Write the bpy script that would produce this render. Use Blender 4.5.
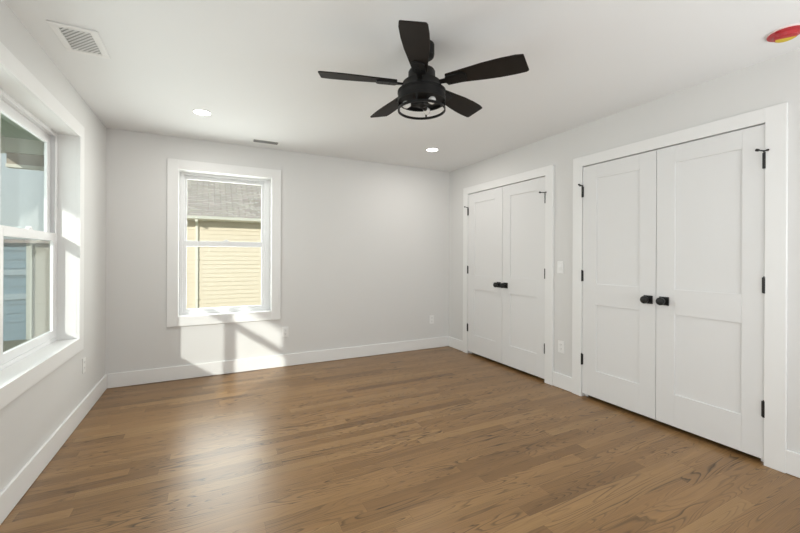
import bpy, bmesh, math, random
from mathutils import Vector, Matrix
random.seed(7)
S = bpy.context.scene
C = S.collection
for o in list(bpy.data.objects): bpy.data.objects.remove(o)

# ------------------------------------------------------------------ camera
W, H, YR = 3.86, 2.44, -5.45          # room width, height, rear wall
yaw, roll = 0.4693, 0.0043
cam_d = bpy.data.cameras.new('camera'); cam = bpy.data.objects.new('camera', cam_d); C.objects.link(cam)
rt = Vector((math.cos(yaw), -math.sin(yaw), 0)); fw = Vector((math.sin(yaw), math.cos(yaw), 0)); up = Vector((0, 0, 1))
r2 = rt*math.cos(roll) + up*math.sin(roll); u2 = up*math.cos(roll) - rt*math.sin(roll)
cam.matrix_world = Matrix(((r2.x, u2.x, -fw.x, .8691), (r2.y, u2.y, -fw.y, -4.3729), (r2.z, u2.z, -fw.z, 1.2425), (0, 0, 0, 1)))
cam_d.sensor_width = 36; cam_d.lens = 374.675/800*36; cam_d.shift_y = -(266.5-257.1)/800
cam_d.clip_start = .05
S.camera = cam

# ------------------------------------------------------------------ world, sun, window daylight, added fill, exposure
wd = bpy.data.worlds.new('sky'); S.world = wd; wd.use_nodes = True
nt = wd.node_tree; bg = nt.nodes['Background']
tc = nt.nodes.new('ShaderNodeTexCoord'); sp = nt.nodes.new('ShaderNodeSeparateXYZ'); cr = nt.nodes.new('ShaderNodeValToRGB')
nt.links.new(tc.outputs['Generated'], sp.inputs[0]); nt.links.new(sp.outputs['Z'], cr.inputs[0]); nt.links.new(cr.outputs[0], bg.inputs[0])
cr.color_ramp.elements[0].position = 0.0; cr.color_ramp.elements[0].color = (.64, .72, .705, 1)
cr.color_ramp.elements[1].position = .6; cr.color_ramp.elements[1].color = (.50, .64, .78, 1)
bg.inputs[1].default_value = 1.0
def lamp(name, kind, energy, loc, direction, **kw):
    l = bpy.data.lights.new(name, kind); l.energy = energy
    for k, v in kw.items(): setattr(l, k, v)
    o = bpy.data.objects.new(name, l); C.objects.link(o); o.location = loc
    o.rotation_euler = Vector(direction).to_track_quat('-Z', 'Y').to_euler(); return o
SUN = Vector((.69, 1, -.483))
lamp('sun', 'SUN', 3.7, (-5, -8, 6), SUN, angle=math.radians(1.1), color=(1, .97, .925))
lamp('rear_fill', 'AREA', 45, (2.95, -5.3, 1.35), (-.2, 1, .62), shape='RECTANGLE', size=1.7, size_y=1.9, color=(.96, .985, 1))  # added fill lamp behind the camera; the rear wall has no window
lamp('side_fill', 'AREA', 29, (.06, -4.35, 1.4), (1, .15, .25), shape='RECTANGLE', size=1.5, size_y=1.5, color=(.96, .985, 1))  # added fill from the left beside the camera, no opening in the wall there
lamp('end_window_daylight', 'AREA', 22, (1.02, .24, 1.37), (0, -1, -.02), shape='RECTANGLE', size=.74, size_y=1.32, spread=math.radians(158), color=(1, .99, .96))
lamp('side_window_daylight', 'AREA', 17, (-.24, -1.76, 1.37), (1, 0, -.02), shape='RECTANGLE', size=1.7, size_y=1.32, spread=math.radians(150), color=(.96, .99, 1))
S.view_settings.view_transform = 'Standard'; S.view_settings.look = 'None'
S.view_settings.exposure = 0; S.view_settings.gamma = 1; S.view_settings.use_curve_mapping = False
DOWNLIGHT_W = 6.0

# ------------------------------------------------------------------ materials
def mat(name, col, rough=.5, metal=0, spec=.5, noise=0, nscale=30, bump=0, emit=None, estr=0):
    m = bpy.data.materials.new(name); m.use_nodes = True; n = m.node_tree; b = n.nodes['Principled BSDF']
    b.inputs['Base Color'].default_value = (*col, 1); b.inputs['Roughness'].default_value = rough
    b.inputs['Metallic'].default_value = metal; b.inputs['Specular IOR Level'].default_value = spec
    t = n.nodes.new('ShaderNodeTexCoord'); nz = n.nodes.new('ShaderNodeTexNoise'); nz.inputs['Scale'].default_value = nscale
    nz.inputs['Detail'].default_value = 4; n.links.new(t.outputs['Object'], nz.inputs['Vector'])
    if noise:
        mx = n.nodes.new('ShaderNodeMix'); mx.data_type = 'RGBA'; n.links.new(nz.outputs['Fac'], mx.inputs['Factor'])
        mx.inputs[6].default_value = (*[c*(1-noise) for c in col], 1); mx.inputs[7].default_value = (*[min(1, c*(1+noise)) for c in col], 1)
        n.links.new(mx.outputs[2], b.inputs['Base Color'])
    if bump:
        bp = n.nodes.new('ShaderNodeBump'); bp.inputs['Strength'].default_value = bump; bp.inputs['Distance'].default_value = .002
        n.links.new(nz.outputs['Fac'], bp.inputs['Height']); n.links.new(bp.outputs[0], b.inputs['Normal'])
    if emit: b.inputs['Emission Color'].default_value = (*emit, 1); b.inputs['Emission Strength'].default_value = estr
    return m
M = {
 'wall': mat('wall_paint', (.745, .741, .728), .62, spec=.25, noise=.006, nscale=3, bump=.03),
 'ceiling': mat('ceiling_paint', (.86, .868, .868), .8, spec=.15, noise=.005, nscale=3, bump=.03),
 'trim': mat('trim_paint', (.86, .86, .85), .4, spec=.35, noise=.004, nscale=6),
 'door': mat('door_paint', (.80, .80, .795), .45, spec=.35, noise=.004, nscale=6),
 'vinyl': mat('window_vinyl', (.86, .865, .87), .35, spec=.4, noise=.004),
 'plate': mat('plate_plastic', (.88, .88, .87), .35, noise=.004),
 'slot': mat('socket_slot', (.02, .02, .02), .6, noise=.1),
 'black': mat('matte_black_metal', (.012, .012, .012), .42, metal=.2, noise=.15, nscale=60),
 'fanblack': mat('fan_black_metal', (.008, .0078, .0075), .5, spec=.25, metal=0, noise=.15, nscale=60),
 'blade': mat('fan_blade_wood', (.016, .0125, .010), .6, spec=.2, noise=.25, nscale=18),
 'bulb': mat('bulb_frost', (.75, .74, .72), .15, noise=.02),
 'brass': mat('bulb_socket_metal', (.3, .28, .25), .35, metal=.9, noise=.1),
 'lens': mat('downlight_lens', (.9, .9, .9), .4, noise=.01, emit=(1, .98, .95), estr=8),
 'dark': mat('vent_dark', (.015, .015, .015), .8, noise=.1),
 'ventgrey': mat('vent_back_grey', (.57, .57, .56), .7, noise=.05),
 'closet': mat('closet_dark', (.12, .11, .10), .8, noise=.05),
 'red': mat('red_plastic', (.48, .022, .03), .35, noise=.05),
 'pink': mat('detector_base_plastic', (.85, .74, .71), .45, noise=.01),
 'yellow': mat('yellow_sticker', (.72, .52, .03), .5, noise=.04),
 'fascia': mat('fascia_paint', (.80, .76, .66), .6, noise=.02),
 'downspout': mat('downspout_metal', (.88, .84, .72), .45, noise=.02),
 'siding': mat('cream_siding', (.82, .70, .535), .6, noise=.03, nscale=4),
 'bluesiding': mat('blue_grey_siding', (.25, .37, .43), .7, noise=.08, nscale=4),
 'porchgreen': mat('porch_ceiling_paint', (.25, .43, .24), .6, noise=.06, nscale=5),
 'cream': mat('porch_beam_paint', (.75, .76, .66), .6, noise=.02),
 'beige': mat('beige_siding', (.48, .45, .36), .7, noise=.06, nscale=4),
 'bluetrim': mat('pale_blue_trim', (.42, .53, .58), .7, noise=.04),
 'brown': mat('porch_board_paint', (.34, .27, .19), .6, noise=.06),
 'ground': mat('winter_lawn', (.20, .20, .12), .9, noise=.4, nscale=8),
}
def node_mat(name):
    m = bpy.data.materials.new(name); m.use_nodes = True; n = m.node_tree; n.nodes.clear()
    return m, n, (lambda t, **k: _nn(n, t, **k))
def _nn(n, t, **k):
    x = n.nodes.new('ShaderNode'+t)
    for a, b in k.items(): setattr(x, a, b)
    return x
def glass(name, tint):
    m, n, N = node_mat(name); L = n.links.new
    o = N('OutputMaterial'); mx = N('MixShader'); f = N('Fresnel'); gm = N('NewGeometry'); mr = N('MapRange'); mr.inputs[3].default_value = 1.5; mr.inputs[4].default_value = 1/1.5
    L(gm.outputs['Backfacing'], mr.inputs[0]); L(mr.outputs[0], f.inputs[0])
    t = N('BsdfTransparent'); t.inputs[0].default_value = (*tint, 1); g = N('BsdfGlossy'); g.inputs['Roughness'].default_value = .01
    L(f.outputs[0], mx.inputs[0]); L(t.outputs[0], mx.inputs[1]); L(g.outputs[0], mx.inputs[2]); L(mx.outputs[0], o.inputs[0]); return m
M['glass'] = glass('window_glass', (.96, .985, .97))
def screen_mat():
    m, n, N = node_mat('insect_screen'); L = n.links.new
    o = N('OutputMaterial'); mx = N('MixShader'); mx.inputs[0].default_value = .16
    t = N('BsdfTransparent'); d = N('BsdfDiffuse'); d.inputs[0].default_value = (.10, .11, .11, 1)
    L(t.outputs[0], mx.inputs[1]); L(d.outputs[0], mx.inputs[2]); L(mx.outputs[0], o.inputs[0]); return m
M['screen'] = screen_mat()
def floor_mat():
    m, n, N = node_mat('oak_floor'); L = n.links.new
    def mth(op, a, b=None, c=None):
        x = N('Math', operation=op)
        for i, v in enumerate((a, b, c)):
            if v is None: continue
            if isinstance(v, (int, float)): x.inputs[i].default_value = v
            else: L(v, x.inputs[i])
        return x.outputs[0]
    PW = .075
    g = N('NewGeometry'); s = N('SeparateXYZ'); L(g.outputs['Position'], s.inputs[0]); x, y = s.outputs[0], s.outputs[1]
    yy = mth('DIVIDE', mth('ADD', y, 2.45+75*PW), PW); row = mth('FLOOR', yy); fy = mth('FRACT', yy)
    wn = N('TexWhiteNoise', noise_dimensions='1D'); L(row, wn.inputs['W'])
    ln = mth('ADD', mth('MULTIPLY', wn.outputs['Value'], .55), .75)
    wn2 = N('TexWhiteNoise', noise_dimensions='1D'); L(mth('ADD', row, 37.3), wn2.inputs['W'])
    xx = mth('DIVIDE', mth('ADD', x, mth('ADD', mth('MULTIPLY', wn2.outputs['Value'], 3.1), 6)), ln); col = mth('FLOOR', xx); fx = mth('FRACT', xx)
    cv = N('CombineXYZ'); L(row, cv.inputs[0]); L(col, cv.inputs[1])
    w3 = N('TexWhiteNoise', noise_dimensions='2D'); L(cv.outputs[0], w3.inputs['Vector'])
    rs = N('SeparateColor'); L(w3.outputs['Color'], rs.inputs[0]); ra, rb, rc = rs.outputs
    # grain coordinates, shifted per plank
    gx = mth('ADD', x, mth('MULTIPLY', ra, 31.0)); gy = mth('ADD', y, mth('MULTIPLY', rb, 17.0))
    c1 = N('CombineXYZ'); L(mth('MULTIPLY', gx, .8), c1.inputs[0]); L(mth('MULTIPLY', gy, 9.0), c1.inputs[1])
    n1 = N('TexNoise'); n1.inputs['Scale'].default_value = 1; n1.inputs['Detail'].default_value = 1.5; n1.inputs['Distortion'].default_value = .25; L(c1.outputs[0], n1.inputs['Vector'])
    rings = mth('FRACT', mth('MULTIPLY', n1.outputs['Fac'], mth('ADD', mth('MULTIPLY', rc, 18), 20)))
    rr = N('ValToRGB'); L(rings, rr.inputs[0]); e = rr.color_ramp.elements
    e[0].position = 0; e[0].color = (.0,)*3+(1,); e[1].position = .30; e[1].color = (.9,)*3+(1,)
    x2 = rr.color_ramp.elements.new(.9); x2.color = (1, 1, 1, 1); x3 = rr.color_ramp.elements.new(1.0); x3.color = (.3,)*3+(1,)
    c2 = N('CombineXYZ'); L(mth('MULTIPLY', gx, 7.0), c2.inputs[0]); L(mth('MULTIPLY', gy, 260.0), c2.inputs[1])
    n2 = N('TexNoise'); n2.inputs['Scale'].default_value = 1; n2.inputs['Detail'].default_value = 3; L(c2.outputs[0], n2.inputs['Vector'])
    c4 = N('CombineXYZ'); L(mth('MULTIPLY', gx, .9), c4.inputs[0]); L(mth('MULTIPLY', gy, 22.0), c4.inputs[1])
    n4 = N('TexNoise'); n4.inputs['Scale'].default_value = 1; n4.inputs['Detail'].default_value = 2; L(c4.outputs[0], n4.inputs['Vector'])
    # plank tone
    tr = N('ValToRGB'); L(ra, tr.inputs[0]); e = tr.color_ramp.elements
    e[0].position = 0; e[0].color = (.182, .097, .037, 1); e[1].position = 1; e[1].color = (.322, .188, .078, 1)
    q = tr.color_ramp.elements.new(.18); q.color = (.250, .137, .053, 1); q = tr.color_ramp.elements.new(.7); q.color = (.288, .161, .065, 1)
    def mul(a, fac, lo):
        k = N('Mix', data_type='RGBA', blend_type='MULTIPLY'); k.inputs['Factor'].default_value = 1; L(a, k.inputs[6])
        r = N('MapRange'); L(fac, r.inputs[0]); r.inputs[3].default_value = lo[0]; r.inputs[4].default_value = lo[1]
        cc = N('CombineXYZ')
        for i in range(3): L(r.outputs[0], cc.inputs[i])
        L(cc.outputs[0], k.inputs[7]); return k.outputs[2]
    # fine strength of the rings varies over the board
    c5 = N('CombineXYZ'); L(mth('MULTIPLY', gx, 1.3), c5.inputs[0]); L(mth('MULTIPLY', gy, 5.0), c5.inputs[1])
    n5 = N('TexNoise'); n5.inputs['Scale'].default_value = 1; L(c5.outputs[0], n5.inputs['Vector'])
    st = N('MapRange'); L(n5.outputs['Fac'], st.inputs[0]); st.inputs[1].default_value = .38; st.inputs[2].default_value = .62
    inv = mth('SUBTRACT', 1.0, mth('MULTIPLY', mth('SUBTRACT', 1.0, rr.outputs[0]), mth('ADD', mth('MULTIPLY', st.outputs[0], .8), .2)))
    a = mul(tr.outputs[0], inv, (.22, 1.06)); a = mul(a, n2.outputs['Fac'], (.80, 1.18)); a = mul(a, n4.outputs['Fac'], (.80, 1.2))
    ed = mth('MINIMUM', mth('MINIMUM', fy, mth('SUBTRACT', 1.0, fy)), mth('MULTIPLY', mth('MINIMUM', fx, mth('SUBTRACT', 1.0, fx)), mth('DIVIDE', ln, PW)))
    er = N('MapRange'); L(ed, er.inputs[0]); er.inputs[1].default_value = 0; er.inputs[2].default_value = .016; er.inputs[3].default_value = 0; er.inputs[4].default_value = 1
    a = mul(a, er.outputs[0], (.62, 1.0))
    b = N('BsdfPrincipled'); L(a, b.inputs['Base Color']); b.inputs['Specular IOR Level'].default_value = .42
    ro = N('MapRange'); L(n2.outputs['Fac'], ro.inputs[0]); ro.inputs[3].default_value = .27; ro.inputs[4].default_value = .37; L(ro.outputs[0], b.inputs['Roughness'])
    bp = N('Bump'); bp.inputs['Strength'].default_value = .10; bp.inputs['Distance'].default_value = .001
    L(mth('ADD', mth('MULTIPLY', er.outputs[0], 1.2), mth('MULTIPLY', n2.outputs['Fac'], .25)), bp.inputs['Height']); L(bp.outputs[0], b.inputs['Normal'])
    o = N('OutputMaterial'); L(b.outputs[0], o.inputs[0]); return m
M['floor'] = floor_mat()
def shingle_mat():
    m, n, N = node_mat('asphalt_shingles'); L = n.links.new
    t = N('TexCoord'); mp = N('Mapping'); L(t.outputs['Object'], mp.inputs[0]); 
    br = N('TexBrick'); L(mp.outputs[0], br.inputs['Vector']); br.inputs['Scale'].default_value = 1; br.inputs['Brick Width'].default_value = .33; br.inputs['Row Height'].default_value = .125
    br.inputs['Mortar Size'].default_value = .012; br.inputs['Color1'].default_value = (.44, .375, .32, 1); br.inputs['Color2'].default_value = (.33, .28, .24, 1); br.inputs['Mortar'].default_value = (.22, .19, .165, 1)
    br.inputs['Bias'].default_value = -.1
    nz = N('TexNoise'); nz.inputs['Scale'].default_value = 25; L(mp.outputs[0], nz.inputs['Vector'])
    mx = N('Mix', data_type='RGBA', blend_type='MULTIPLY'); mx.inputs['Factor'].default_value = .7; L(br.outputs['Color'], mx.inputs[6]); L(nz.outputs['Color'], mx.inputs[7])
    ad = N('Mix', data_type='RGBA', blend_type='ADD'); ad.inputs['Factor'].default_value = .6; L(mx.outputs[2], ad.inputs[6]); L(br.outputs['Color'], ad.inputs[7])
    b = N('BsdfPrincipled'); b.inputs['Roughness'].default_value = .9; L(ad.outputs[2], b.inputs['Base Color']); o = N('OutputMaterial'); L(b.outputs[0], o.inputs[0]); return m
M['shingle'] = shingle_mat()

# ------------------------------------------------------------------ mesh helpers
class MB:
    def __init__(s): s.bm = bmesh.new()
    def box(s, x0, x1, y0, y1, z0, z1, mtx=None):
        x0, x1 = sorted((x0, x1)); y0, y1 = sorted((y0, y1)); z0, z1 = sorted((z0, z1))
        v = [s.bm.verts.new(Vector(p) if mtx is None else mtx @ Vector(p)) for p in
             [(x0,y0,z0),(x1,y0,z0),(x1,y1,z0),(x0,y1,z0),(x0,y0,z1),(x1,y0,z1),(x1,y1,z1),(x0,y1,z1)]]
        for f in [(3,2,1,0),(4,5,6,7),(0,1,5,4),(1,2,6,5),(2,3,7,6),(3,0,4,7)]: s.bm.faces.new([v[i] for i in f])
        return s
    def lathe(s, prof, n=40, mtx=None, caps=True):
        rings = []
        for r, z in prof:
            rings.append([s.bm.verts.new((mtx or Matrix()) @ Vector((r*math.cos(2*math.pi*k/n), r*math.sin(2*math.pi*k/n), z))) for k in range(n)])
        for a, b in zip(rings, rings[1:]):
            for k in range(n): s.bm.faces.new((a[k], a[(k+1) % n], b[(k+1) % n], b[k]))
        if caps: s.bm.faces.new(list(reversed(rings[0]))); s.bm.faces.new(rings[-1])
        else:
            a, b = rings[-1], rings[0]
            for k in range(n): s.bm.faces.new((a[k], a[(k+1) % n], b[(k+1) % n], b[k]))
        return s
    def rod(s, p, q, r, n=12):
        p, q = Vector(p), Vector(q); d = q-p
        m = Matrix.Translation(p) @ d.to_track_quat('Z', 'Y').to_matrix().to_4x4()
        return s.lathe([(r, 0), (r, d.length)], n, m)
    def prism(s, pts, z0, z1, mtx=None):
        m = mtx or Matrix()
        a = [s.bm.verts.new(m @ Vector((x, y, z0))) for x, y in pts]; b = [s.bm.verts.new(m @ Vector((x, y, z1))) for x, y in pts]
        s.bm.faces.new(list(reversed(a))); s.bm.faces.new(b); n = len(pts)
        for k in range(n): s.bm.faces.new((a[k], a[(k+1) % n], b[(k+1) % n], b[k]))
        return s
    def build(s, name, material, parent=None, bevel=0, smooth=False, seg=2):
        bmesh.ops.recalc_face_normals(s.bm, faces=s.bm.faces)
        me = bpy.data.meshes.new(name); s.bm.to_mesh(me); s.bm.free(); me.materials.append(M[material] if isinstance(material, str) else material)
        o = bpy.data.objects.new(name, me); C.objects.link(o)
        if smooth:
            for p in me.polygons: p.use_smooth = True
            me.set_sharp_from_angle(angle=math.radians(35))
        if bevel:
            b = o.modifiers.new('bevel', 'BEVEL'); b.width = bevel; b.segments = seg; b.limit_method = 'ANGLE'
        if parent: attach(o, parent)
        return o
def attach(o, parent):
    o.parent = parent; bpy.context.view_layer.update(); o.matrix_parent_inverse = parent.matrix_world.inverted()
def empty(name, loc, label=None, cat=None, group=None, kind=None):
    o = bpy.data.objects.new(name, None); o.empty_display_size = .05; C.objects.link(o); o.location = loc
    return tag(o, label, cat, group, kind)
def tag(o, label=None, cat=None, group=None, kind=None):
    if label: o['label'] = label
    if cat: o['category'] = cat
    if group: o['group'] = group
    if kind: o['kind'] = kind
    return o
def st(o, label, cat): return tag(o, label, cat, kind='structure')
def copy_tree(o, dx, parent=None, p0=None):
    c = o.copy(); C.objects.link(c)
    if parent is None: c.location = o.location + Vector(dx)
    else: c.parent = parent
    for ch in list(o.children): copy_tree(ch, dx, c)
    return c

# ------------------------------------------------------------------ room shell
st(MB().box(-.2, W+.9, YR-.2, .2, -.12, 0).build('floor', 'floor'), 'brown oak strip floor running the width of the room', 'floor')
st(MB().box(-.2, W+.9, YR-.2, .2, H, H+.15).build('ceiling', 'ceiling'), 'plain white painted ceiling', 'ceiling')
LY0, LY1, Z0, Z1 = -.86, -2.63, .635, 2.115         # left window opening
BX0, BX1 = .585, 1.48                               # back window opening
T = .016
WT = .132
w = MB().box(-WT, 0, YR, .2, 0, Z0-T).box(-WT, 0, YR, .2, Z1+T, H).box(-WT, 0, LY0+T, .2, Z0-T, Z1+T).box(-WT, 0, YR, LY1-T, Z0-T, Z1+T)
st(w.build('wall_left', 'wall'), 'pale grey side wall holding the wide double window', 'wall')
w = MB().box(0, W, 0, .2, 0, Z0-T).box(0, W, 0, .2, Z1+T, H).box(0, BX0-T, 0, .2, Z0-T, Z1+T).box(BX1+T, W, 0, .2, Z0-T, Z1+T)
st(w.build('wall_back', 'wall'), 'pale grey end wall with the single window and the sunlit patch', 'wall')
D1, D2, DZ = (-.44, -1.70), (-2.112, -3.355), 2.062
w = MB().box(W, W+.12, .2, YR, DZ+.018, H).box(W, W+.12, .2, D1[0]+.018, 0, DZ+.018).box(W, W+.12, D1[1]-.018, D2[0]+.018, 0, DZ+.018).box(W, W+.12, D2[1]-.018, YR, 0, DZ+.018)
st(w.build('wall_right', 'wall'), 'pale grey wall holding both pairs of closet doors', 'wall')
st(MB().box(-.2, W+.9, YR-.2, YR, 0, H).build('wall_rear', 'wall'), 'plain wall behind the viewer', 'wall')
st(MB().box(W+.75, W+.8, .1, -4.0, 0, H).box(W+.12, W+.8, .1, .2, 0, H).box(W+.12, W+.75, -1.88, -1.93, 0, H).box(W+.12, W+.8, -4.0, -4.1, 0, H).build('wall_closet', 'closet'), 'dark inside of the closets behind the doors', 'wall')

# baseboards
def board(name, b, label):
    st(MB().box(*b).build(name, 'trim', bevel=.004), label, 'baseboard')
BH, BT = .138, .016
board('baseboard_back', (BT, W-BT, -BT, 0, .002, BH), 'tall white baseboard under the single window wall')
board('baseboard_left', (0, BT, 0, YR, .002, BH), 'tall white baseboard under the double window')
board('baseboard_right_corner', (W-BT, W, 0, -.347, .002, BH), 'short white baseboard between room corner and far closet')
board('baseboard_right_middle', (W-BT, W, -1.797, -2.02, .002, BH), 'short white baseboard between the two closets')
board('baseboard_right_near', (W-BT, W, -3.445, YR, .002, BH), 'white baseboard to the right of the near closet')

# window casings and jambs
def casing(name, P, u0, u1, z0, z1, wd, label, ext):
    m = MB(); t = .019
    for a in [(u0-wd, u0, z0-wd, z1+wd), (u1, u1+wd, z0-wd, z1+wd), (u0, u1, z1, z1+wd), (u0, u1, z0-wd, z0)]:
        P(m, a[0], a[1], -t, 0, a[2], a[3])
    for a in [(u0-T, u0, z0-T, z1+T), (u1, u1+T, z0-T, z1+T), (u0, u1, z1, z1+T), (u0, u1, z0-T, z0)]:   # jamb extension boards
        P(m, a[0], a[1], 0, ext, a[2], a[3])
    st(m.build(name, 'trim', bevel=.002), label, 'window trim')
PL = lambda m, u0, u1, d0, d1, z0, z1: m.box(-d0, -d1, -u0, -u1, z0, z1)       # left wall: u = -y, d = -x
PB = lambda m, u0, u1, d0, d1, z0, z1: m.box(u0, u1, d0, d1, z0, z1)           # back wall: u = x, d = y
casing('trim_1', PL, -LY0, -LY1, Z0, Z1, .097, 'flat white casing and deep sill around the double window on the left', .131)
casing('trim_2', PB, BX0, BX1, Z0, Z1, .097, 'flat white picture-frame casing around the single end-wall window', .198)

# ------------------------------------------------------------------ double-hung windows
def hung(name, P, loc, u0, u1, su0, su1, gu0, gu1, gb, gm0, gm1, gt, label, cat='window', screen=False, uq=0):
    root = empty(name, loc); st(root, label, cat)
    m = MB(); D = .11
    for a in [(u0, su0), (su1, u1)]: P(m, a[0], a[1], D, D+.020, Z0, gm0); P(m, a[0], a[1], D, D+.056, gm0, Z1)
    P(m, su0, su1, D, D+.056, Z1-.026, Z1); P(m, su0, su1, D, D+.050, Z0, Z0+.026)
    for a in [(su0, su0+.012), (su1-.012, su1)]: P(m, a[0], a[1], D, D+.006, gm1, Z1-.026)            # parting strips beside the upper sash
    m.build('window_frame', 'vinyl', root, bevel=.002)
    def sash(nm, d0, zb, zt, g0, g1, q):
        m = MB(); a, b = su0+.001, su1-.001; e0, e1 = gu0+q, gu1-q
        P(m, a, e0, d0, d0+.018, zb, zt); P(m, e1, b, d0, d0+.018, zb, zt); P(m, e0, e1, d0, d0+.024, zb, g0); P(m, e0, e1, d0, d0+.024, g1, zt)
        s = m.build(nm, 'vinyl', root, bevel=.002)
        g = MB(); P(g, e0-.004, e1+.004, d0+.006, d0+.010, g0-.004, g1+.004); g.build('glass_pane', 'glass', s)
        return s
    lo = sash('lower_sash', D+.001, Z0+.027, gm1, gb, gm0, 0); hi = sash('upper_sash', D+.030, gm0, Z1-.027, gm1, gt, uq)
    uc = (su0+su1)/2; k = MB(); P(k, uc-.03, uc+.03, D+.004, D+.029, gm1, gm1+.007); P(k, uc-.012, uc+.022, D+.003, D+.022, gm1+.007, gm1+.018)
    k.build('sash_lock', 'vinyl', lo, bevel=.002)
    if screen:
        q = MB(); P(q, su0, su1, D+.0265, D+.028, Z0+.03, gm0); q.build('insect_screen', 'screen', root)
hung('window_1', PL, (-.11, -1.28, Z0), .86, 1.715, .885, 1.69, .930, 1.64, .715, 1.347, 1.402, 2.028, 'double-hung unit of the left window nearest the end wall', screen=True, uq=.014)
hung('window_2', PL, (-.11, -2.18, Z0), 1.715, 2.63, 1.74, 2.605, 1.79, 2.555, .715, 1.347, 1.402, 2.028, 'double-hung unit of the left window nearest the viewer', screen=False, uq=.014)
hung('window_3', PB, (1.03, .11, Z0), BX0, BX1, .618, 1.426, .652, 1.388, .692, 1.347, 1.404, 2.052, 'white double-hung window in the end wall with cream house outside')

# ------------------------------------------------------------------ closets: casing, doors, hardware
def closet_casing(name, d, label):
    y0, y1 = d; t = .019; cw = .094
    m = MB().box(W-t, W, y0+cw, y0, 0, DZ+.088).box(W-t, W, y1, y1-cw-.002, 0, DZ+.088).box(W-t, W, y0, y1, DZ, DZ+.088)
    m.box(W, W+.12, y0+.018, y0, 0, DZ).box(W, W+.12, y1, y1-.018, 0, DZ).box(W, W+.12, y0+.018, y1-.018, DZ, DZ+.018)
    m.box(W+.030, W+.045, y0, y0-.03, 0, DZ).box(W+.030, W+.045, y1, y1+.03, 0, DZ).box(W+.030, W+.045, y0, y1, DZ-.03, DZ)   # stops
    st(m.build(name, 'trim', bevel=.002), label, 'door trim')
closet_casing('trim_3', D1, 'flat white casing around the far pair of closet doors')
closet_casing('trim_4', D2, 'flat white casing around the near pair of closet doors')
def door(name, ya, yb, hinge, label):
    """ya > yb; hinge: 'a' (far edge) or 'b' (near edge)"""
    x0, x1, z0, z1 = W-.010, W+.025, .032, 2.054
    sa, sb = (.134, .120) if hinge == 'a' else (.124, .108)
    py0, py1 = ya-sa, yb+sb
    zs = [(.262, .836), (1.018, 1.932)]
    m = MB().box(x0, x1, ya, py0, z0, z1).box(x0, x1, py1, yb, z0, z1)
    for a, b in [(z0, zs[0][0]), (zs[0][1], zs[1][0]), (zs[1][1], z1)]: m.box(x0, x1, py0, py1, a, b)
    d = m.build(name, 'door', bevel=.0012); st(d, label, 'closet door')
    for a, b in zs: MB().box(x0+.009, x1-.010, py0+.002, py1-.002, a-.002, b+.002).build('door_panel', 'door', d)
    hy = ya+.0015 if hinge == 'a' else yb-.0015
    for i, hz in enumerate((.336, 1.082, 1.834)):
        h = MB().rod((x0-.006, hy, hz-.049), (x0-.006, hy, hz+.049), .0065)
        h.box(x0-.003, x0+.001, hy-.012, hy+.012, hz-.047, hz+.047)
        h.rod((x0-.006, hy, hz+.049), (x0-.006, hy, hz+.054), .0045)
        ho = h.build('hinge', 'black', d, smooth=True)
        if i == 2:
            t = MB(); zt = hz+.057; sg = 1 if hinge == 'b' else -1
            t.lathe([(.009, 0), (.009, .006)], 16, Matrix.Translation((x0-.006, hy, zt-.003)))
            t.rod((x0-.006, hy, zt), (x0-.058, hy+.012*sg, zt), .0038); t.rod((x0-.058, hy+.012*sg, zt), (x0-.072, hy+.015*sg, zt), .008)
            t.rod((x0-.006, hy, zt), (x0-.016, hy-.014*sg, zt), .004); t.rod((x0-.014, hy-.012*sg, zt), (x0-.020, hy-.020*sg, zt), .006)
            t.build('hinge_pin_stop', 'black', ho, smooth=True)
    ky = yb+.052 if hinge == 'a' else ya-.057; kz = .928
    r = MB().box(x0-.009, x0, ky-.032, ky+.032, kz-.031, kz+.031).build('knob_rose', 'black', None, bevel=.0015)
    mx = Matrix.Translation((x0-.007, ky, kz)) @ Matrix.Rotation(-math.pi/2, 4, 'Y')
    k = MB().lathe([(.014, 0), (.012, .012), (.0115, .026), (.020, .032), (.0265, .037), (.0285, .044), (.0285, .052), (.026, .057), (.020, .060), (.008, .061)], 32, mx).build('door_knob', 'black', d, smooth=True)
    attach(r, k)
    return d
door('door_1', -.443, -1.0785, 'a', 'leftmost white two-panel closet door, beside the room corner')
door('door_2', -1.0825, -1.697, 'b', 'second closet door from the left, right half of the far pair')
door('door_3', -2.116, -2.735, 'a', 'third closet door from the left, left half of the near pair')
door('door_4', -2.739, -3.352, 'b', 'large rightmost closet door with black hinges on its right edge')

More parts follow.
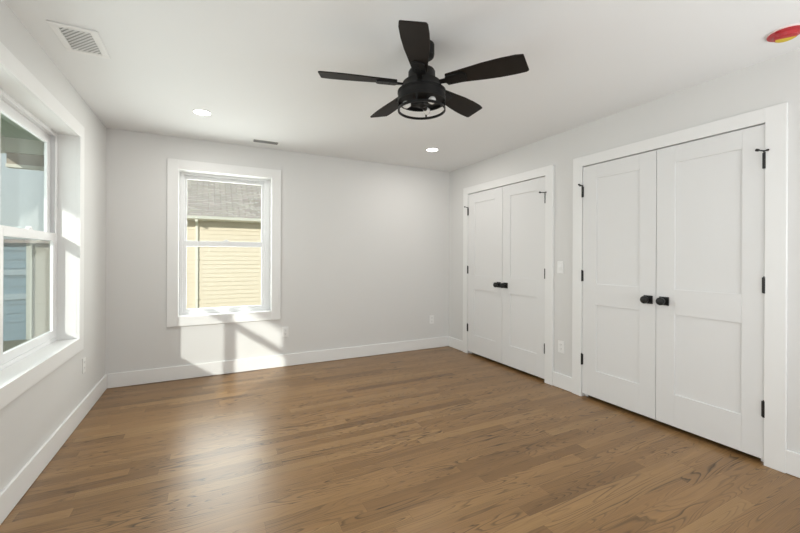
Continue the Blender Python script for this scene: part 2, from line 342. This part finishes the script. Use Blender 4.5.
# ------------------------------------------------------------------ outlets and switch
def plate(name, loc, axis, label, cat, kind):
    """axis: inward normal: 'x+','x-','y-'"""
    ang = {'y-': 0, 'x-': -math.pi/2, 'x+': math.pi/2}[axis]
    mx = Matrix.Translation(loc) @ Matrix.Rotation(ang, 4, 'Z')            # local: plate faces -y
    root = empty(name, loc, label, cat, 'wall outlets' if kind == 'outlet' else None)
    MB().box(-.035, .035, -.006, 0, -.0575, .0575, mx).build('cover_plate', 'plate', root, bevel=.003)
    if kind == 'switch':
        MB().box(-.0165, .0165, -.0075, -.006, -.034, .034, mx).build('switch_frame', 'plate', root, bevel=.001)
        pts = [(-.030, -.007), (-.030, -.0085), (0, -.012), (.030, -.0078), (.030, -.007)]
        m = MB(); m2 = mx @ Matrix(((0, 0, 1, 0), (0, 1, 0, 0), (1, 0, 0, 0), (0, 0, 0, 1)))
        m.prism(pts, -.0135, .0135, m2).build('rocker', 'plate', root)
    else:
        for zc in (.021, -.021):
            r = MB().box(-.0155, .0155, -.0078, -.006, zc-.0145, zc+.0145, mx).build('receptacle', 'plate', root, bevel=.002)
            MB().box(-.0075, -.0055, -.0083, -.0076, zc-.002, zc+.0065, mx).box(.0055, .0075, -.0083, -.0076, zc-.002, zc+.0075, mx).box(-.002, .002, -.0083, -.0076, zc-.0095, zc-.006, mx).build('socket_slots', 'slot', r)
    for zc in ((.048, -.048) if kind == 'switch' else (0,)):
        s = MB(); s.lathe([(.003, 0), (.003, .0012)], 12, mx @ Matrix.Translation((0, -.0058, zc)) @ Matrix.Rotation(math.pi/2, 4, 'X'))
        s.build('plate_screw', 'plate', root)
plate('light_switch', (W, -1.872, 1.15), 'x-', 'white rocker light switch between the two closets', 'light switch', 'switch')
plate('wall_outlet', (W, -1.884, .394), 'x-', 'white outlet low on the strip of wall between the closets', 'outlet', 'outlet')
plate('wall_outlet', (1.632, 0, .39), 'y-', 'white outlet on the end wall beside the sunlit patch', 'outlet', 'outlet')
plate('wall_outlet', (3.575, 0, .392), 'y-', 'white outlet on the end wall near the right corner', 'outlet', 'outlet')
plate('wall_outlet', (0, -.685, .397), 'x+', 'white outlet seen edge-on under the left double window', 'outlet', 'outlet')

# ------------------------------------------------------------------ ceiling: vents, lights, detector
def clip_diag(x0, x1, y0, y1, n, ang):
    """centre lines of slats at an angle inside a rectangle"""
    d = Vector((math.cos(ang), math.sin(ang))); nn = Vector((-d.y, d.x)); c = Vector(((x0+x1)/2, (y0+y1)/2)); R = (abs(nn.x)*(x1-x0)+abs(nn.y)*(y1-y0))/2
    out = []
    for k in range(n):
        p = c + nn*(-R+2*R*(k+.5)/n); ts = []
        for v, lo, hi, dd in ((p.x, x0, x1, d.x), (p.y, y0, y1, d.y)):
            if abs(dd) > 1e-6: a, b = (lo-v)/dd, (hi-v)/dd; ts.append((min(a, b), max(a, b)))
        a = max(t[0] for t in ts); b = min(t[1] for t in ts)
        if b-a > .008: out.append((p+d*a, p+d*b))
    return out
def vent(name, x0, x1, y0, y1, fr, n, ang, mats, tilt, sw, label, t=.007, zl=.004):
    root = empty(name, ((x0+x1)/2, (y0+y1)/2, H), label, 'ceiling vent')
    m = MB().box(x0, x1, y0, y0+fr, H-t, H).box(x0, x1, y1-fr, y1, H-t, H).box(x0, x0+fr, y0+fr, y1-fr, H-t, H).box(x1-fr, x1, y0+fr, y1-fr, H-t, H)
    m.build('vent_frame', 'plate', root, bevel=.003)
    MB().box(x0+fr, x1-fr, y0+fr, y1-fr, H-.0012, H).build('vent_back', mats[0], root)
    for a, b in clip_diag(x0+fr, x1-fr, y0+fr, y1-fr, n, ang):
        d = (b-a); L = d.length; mid = (a+b)/2
        mx = Matrix.Translation((mid.x, mid.y, H-zl)) @ Matrix.Rotation(math.atan2(d.y, d.x), 4, 'Z') @ Matrix.Rotation(tilt, 4, 'X')
        MB().box(-L/2, L/2, -sw/2, sw/2, -.0006, .0006, mx).build('louver', mats[1], root)
vent('ceiling_vent', .122, .328, -1.862, -1.548, .036, 15, math.radians(-50), ('ventgrey', 'plate'), .35, .0165, 'square white ceiling vent with angled louvers above the left window')
vent('ceiling_vent', 1.238, 1.532, -.318, -.168, .026, 12, math.radians(62), ('dark', 'plate'), 0, .005, 'narrow slotted ceiling register near the end wall', .003, .0022)
def downlight(x, y, label):
    root = empty('recessed_light', (x, y, H), label, 'ceiling light', 'recessed ceiling lights')
    n = 40
    MB().lathe([(.074, H), (.0735, H-.004), (.068, H-.006), (.061, H-.004), (.061, H)], n, Matrix.Translation((x, y, 0)), caps=False).build('trim_ring', 'plate', root, smooth=True)
    MB().lathe([(.061, H-.003), (.055, H-.0045), (.02, H-.005)], n, Matrix.Translation((x, y, 0))).build('light_lens', 'lens', root, smooth=True)
    l = bpy.data.lights.new('downlight', 'AREA'); l.shape = 'DISK'; l.size = .11; l.energy = DOWNLIGHT_W; l.color = (1, .965, .92)
    o = bpy.data.objects.new('downlight', l); C.objects.link(o); o.location = (x, y, H-.007); attach(o, root)
downlight(.806, -.848, 'round recessed light glowing above the end-wall window')
downlight(3.07, -.815, 'round recessed light glowing near the far closet')

sx, sy = 3.575, -3.528
root = empty('smoke_detector', (sx, sy, H), 'ceiling smoke detector under a red dust cover with a yellow sticker', 'smoke detector')
TM = Matrix.Translation((sx, sy, 0))
MB().lathe([(.074, H), (.074, H-.006), (.071, H-.009), (.03, H-.009)], 48, TM).build('detector_base', 'pink', root, smooth=True)
cv = MB().lathe([(.070, H-.0085), (.0735, H-.010), (.0725, H-.013), (.053, H-.016), (.050, H-.018), (.045, H-.032), (.042, H-.034), (.01, H-.034)], 48, TM).build('dust_cover', 'red', root, smooth=True)
MB().box(-.008, .008, -.012, .0, 0, .004, Matrix.Translation((sx-.066, sy+.012, H-.020)) @ Matrix.Rotation(1.5, 4, 'Z')).build('pull_tab', 'red', cv, bevel=.001)
hd = [(.040*math.cos(math.radians(a)), .040*math.sin(math.radians(a))) for a in range(-80, 111, 10)]
MB().prism(hd, H-.0352, H-.0338, TM @ Matrix.Rotation(math.radians(17), 4, 'Z')).build('warning_sticker', 'yellow', cv)

# ------------------------------------------------------------------ ceiling fan
FX, FY = 1.934, -2.535
root = empty('ceiling_fan', (FX, FY, H), 'black five-blade ceiling fan with an open cage light hanging mid-room', 'ceiling fan')
FM = Matrix.Translation((FX, FY, 0))
def fl(name, prof, mt='fanblack', parent=root, caps=True, n=48): return MB().lathe(prof, n, FM, caps).build(name, mt, parent, smooth=True)
fl('canopy', [(.02, 2.366), (.055, 2.368), (.068, 2.376), (.071, 2.388), (.071, 2.44)])
fl('downrod', [(.013, 2.29), (.013, 2.37)])
mh = fl('motor_housing', [(.05, 2.128), (.118, 2.130), (.131, 2.134), (.133, 2.14), (.133, 2.176), (.130, 2.180), (.112, 2.200), (.108, 2.226), (.079, 2.232), (.076, 2.238), (.076, 2.288), (.070, 2.298), (.022, 2.302)])
fl('housing_band', [(.132, 2.168), (.1365, 2.168), (.1365, 2.178), (.132, 2.178)], parent=mh, caps=False)
fl('housing_band', [(.132, 2.130), (.1365, 2.130), (.1365, 2.141), (.132, 2.141)], parent=mh, caps=False)
cage = fl('cage_ring', [(.129, 2.118), (.135, 2.118), (.135, 2.131), (.129, 2.131)], caps=False)
fl('cage_ring', [(.128, 2.069), (.135, 2.069), (.135, 2.082), (.128, 2.082)], caps=False)
for k in range(4):
    a = math.radians(48+90*k); m = FM @ Matrix.Rotation(a, 4, 'Z')
    MB().box(.1285, .1345, -.0045, .0045, 2.080, 2.12, m).build('cage_bar', 'fanblack', root)
fl('light_hub', [(.008, 2.088), (.012, 2.092), (.03, 2.098), (.034, 2.104), (.034, 2.13)], parent=mh)
for k in range(3):
    a = math.radians(40+120*k); m = FM @ Matrix.Rotation(a, 4, 'Z') @ Matrix.Translation((.034, 0, 2.108)) @ Matrix.Rotation(math.radians(97), 4, 'Y')
    sk = MB().lathe([(.011, -.008), (.014, 0), (.014, .026), (.012, .03)], 20, m).build('bulb_socket', 'fanblack', root, smooth=True)
    MB().lathe([(.010, .029), (.013, .034), (.019, .046), (.021, .056), (.018, .067), (.010, .074), (.003, .076)], 24, m).build('light_bulb', 'bulb', sk, smooth=True)
R = .573
def blade_outline():
    # x along the radius, y across (+y = leading edge)
    top = [(.150, .040), (.20, .045), (.27, .052), (.35, .062), (.43, .068), (.50, .069), (.56, .066), (R-.004, .061)]
    bot = [(R, .057), (R-.014, -.058), (R-.018, -.062), (.52, -.068), (.44, -.069), (.35, -.064), (.27, -.054), (.20, -.046), (.150, -.040), (.146, -.034), (.146, .034)]
    return top+bot
for k in range(5):
    a = math.radians(-124+72*k)
    m = FM @ Matrix.Translation((0, 0, 2.222)) @ Matrix.Rotation(a, 4, 'Z') @ Matrix.Rotation(math.radians(-13), 4, 'X')
    b = MB().prism(blade_outline(), -.003, .004, m).build('fan_blade', 'blade', root, bevel=.0015)
    br = MB().prism([(.095, -.013), (.140, -.015), (.150, -.036), (.245, -.034), (.258, -.022), (.258, .022), (.245, .034), (.150, .036), (.140, .015), (.095, .013)], -.013, -.0035, m)
    for px, py in ((.185, -.015), (.185, .015), (.225, 0)): br.lathe([(.005, -.0155), (.005, -.012)], 12, m @ Matrix.Translation((px, py, 0)))
    br.build('blade_bracket', 'fanblack', b, bevel=.001)

# ------------------------------------------------------------------ outside
st(MB().box(-40, 40, -20, 45, -.75, -.65).build('ground', 'ground'), 'dull winter lawn outside the windows', 'ground')
NY = 8.0
nb = empty('house', (2, NY, -.65), 'cream sided neighbouring house with grey shingle roof seen through the end-wall window', 'house')
def lap(name, mt, parent, x0, x1, y, z0, z1, pitch=.127, depth=.018):
    m = MB(); n = int(math.ceil((z1-z0)/pitch)); bm = m.bm; prev = None
    for k in range(n):
        a, b = z0+k*pitch, min(z1, z0+(k+1)*pitch)
        v = [bm.verts.new(p) for p in ((x0, y-depth, a), (x1, y-depth, a), (x1, y, b), (x0, y, b))]; bm.faces.new(v)
        q = [bm.verts.new(p) for p in ((x0, y, a), (x1, y, a), (x1, y-depth, a), (x0, y-depth, a))]; bm.faces.new(q)
    m.box(x0, x1, y, y+.15, z0, z1)
    return m.build(name, mt, parent)
lap('siding_wall', 'siding', nb, -1.5, 9, NY, -.65, 2.38)
MB().box(-1.5, -1.48, NY, NY+6, -.65, 2.38).box(8.98, 9, NY, NY+6, -.65, 2.38).box(-1.5, 9, NY+5.9, NY+6, -.65, 2.38).build('end_wall', 'siding', nb)
MB().box(-1.7, 9.2, NY-.32, NY, 2.28, 2.30).build('soffit', 'fascia', nb)
MB().box(-1.7, 9.2, NY-.34, NY-.32, 2.28, 2.38).build('fascia', 'fascia', nb)
MB().prism([(0, 0), (-.10, .02), (-.115, .09), (-.105, .09), (-.092, .03), (0, .01)], -1.7, 9.2, Matrix(((0, 0, 1, 0), (1, 0, 0, NY-.34), (0, 1, 0, 2.28), (0, 0, 0, 1)))).build('gutter', 'fascia', nb)
rf = MB().box(-1.75, 9.25, 0, 4.3, -.02, .0).build('roof', 'shingle', None)
rf.location = (0, NY-.40, 2.355); rf.rotation_euler = (math.radians(33), 0, 0); bpy.context.view_layer.update(); attach(rf, nb)
rf = MB().box(-1.75, 9.25, -4.3, 0, -.02, .0).build('roof', 'shingle', None)
rf.location = (0, NY-.40+7.2, 2.355); rf.rotation_euler = (math.radians(-33), 0, 0); bpy.context.view_layer.update(); attach(rf, nb)
d = MB().box(.490, .562, NY-.065, NY-.022, -.6, 2.24).box(.490, .562, NY-.40, NY-.03, 2.22, 2.29).build('downspout', 'downspout', nb, bevel=.008)
for z in (0, 1.16): MB().box(.484, .568, NY-.09, NY-.02, z, z+.03).build('downspout_strap', 'downspout', d)

bb = empty('garage', (-6, 7, -.65), 'long low blue grey outbuilding with a beige end seen through the left window', 'garage')
lap('siding_wall', 'bluesiding', bb, -12, -2.76, 7, -.65, 1.52, .2, .025)
lap('end_panel', 'beige', bb, -2.76, -1.9, 7, -.65, 1.52, .2, .015)
for z in (.80, .26): MB().box(-12, -2.76, 6.94, 6.98, z, z+.13).build('trim_band', 'bluetrim', bb)
MB().box(-2.81, -2.72, 6.93, 6.98, -.65, 1.52).build('corner_board', 'cream', bb)
MB().prism([(6.8, 1.52), (7.9, 1.52), (7.9, 1.64), (6.8, 1.58)], -12.2, -1.85, Matrix(((0, 0, 1, 0), (1, 0, 0, 0), (0, 1, 0, 0), (0, 0, 0, 1)))).build('roof', 'shingle', bb)
pr = empty('porch_roof', (-.65, -1, 2.6), 'green boarded overhang outside the left window with a pale end beam', 'porch roof')
PX, PY, PZ = -1.17, 1.35, 2.56
m = MB()
k = -.21
while k > PX:
    m.box(k, max(PX, k-.088), PY, -4.5, PZ, PZ+.02); k -= .092
m.box(-.2, PX, PY, -4.5, PZ+.012, PZ+.05).build('board_ceiling', 'porchgreen', pr)
MB().box(-.2, PX, PY-.02, PY+.10, 2.40, PZ+.05).build('end_beam', 'cream', pr)
MB().box(-.2, PX, PY+.02, PY+.08, 2.27, 2.40).build('end_board', 'brown', pr)
MB().box(-.2, PX, PY, PY+.09, 2.235, 2.27).build('end_trim', 'fascia', pr)
MB().box(PX-.09, PX, PY+.1, -4.5, 2.40, PZ+.05).build('side_beam', 'cream', pr)
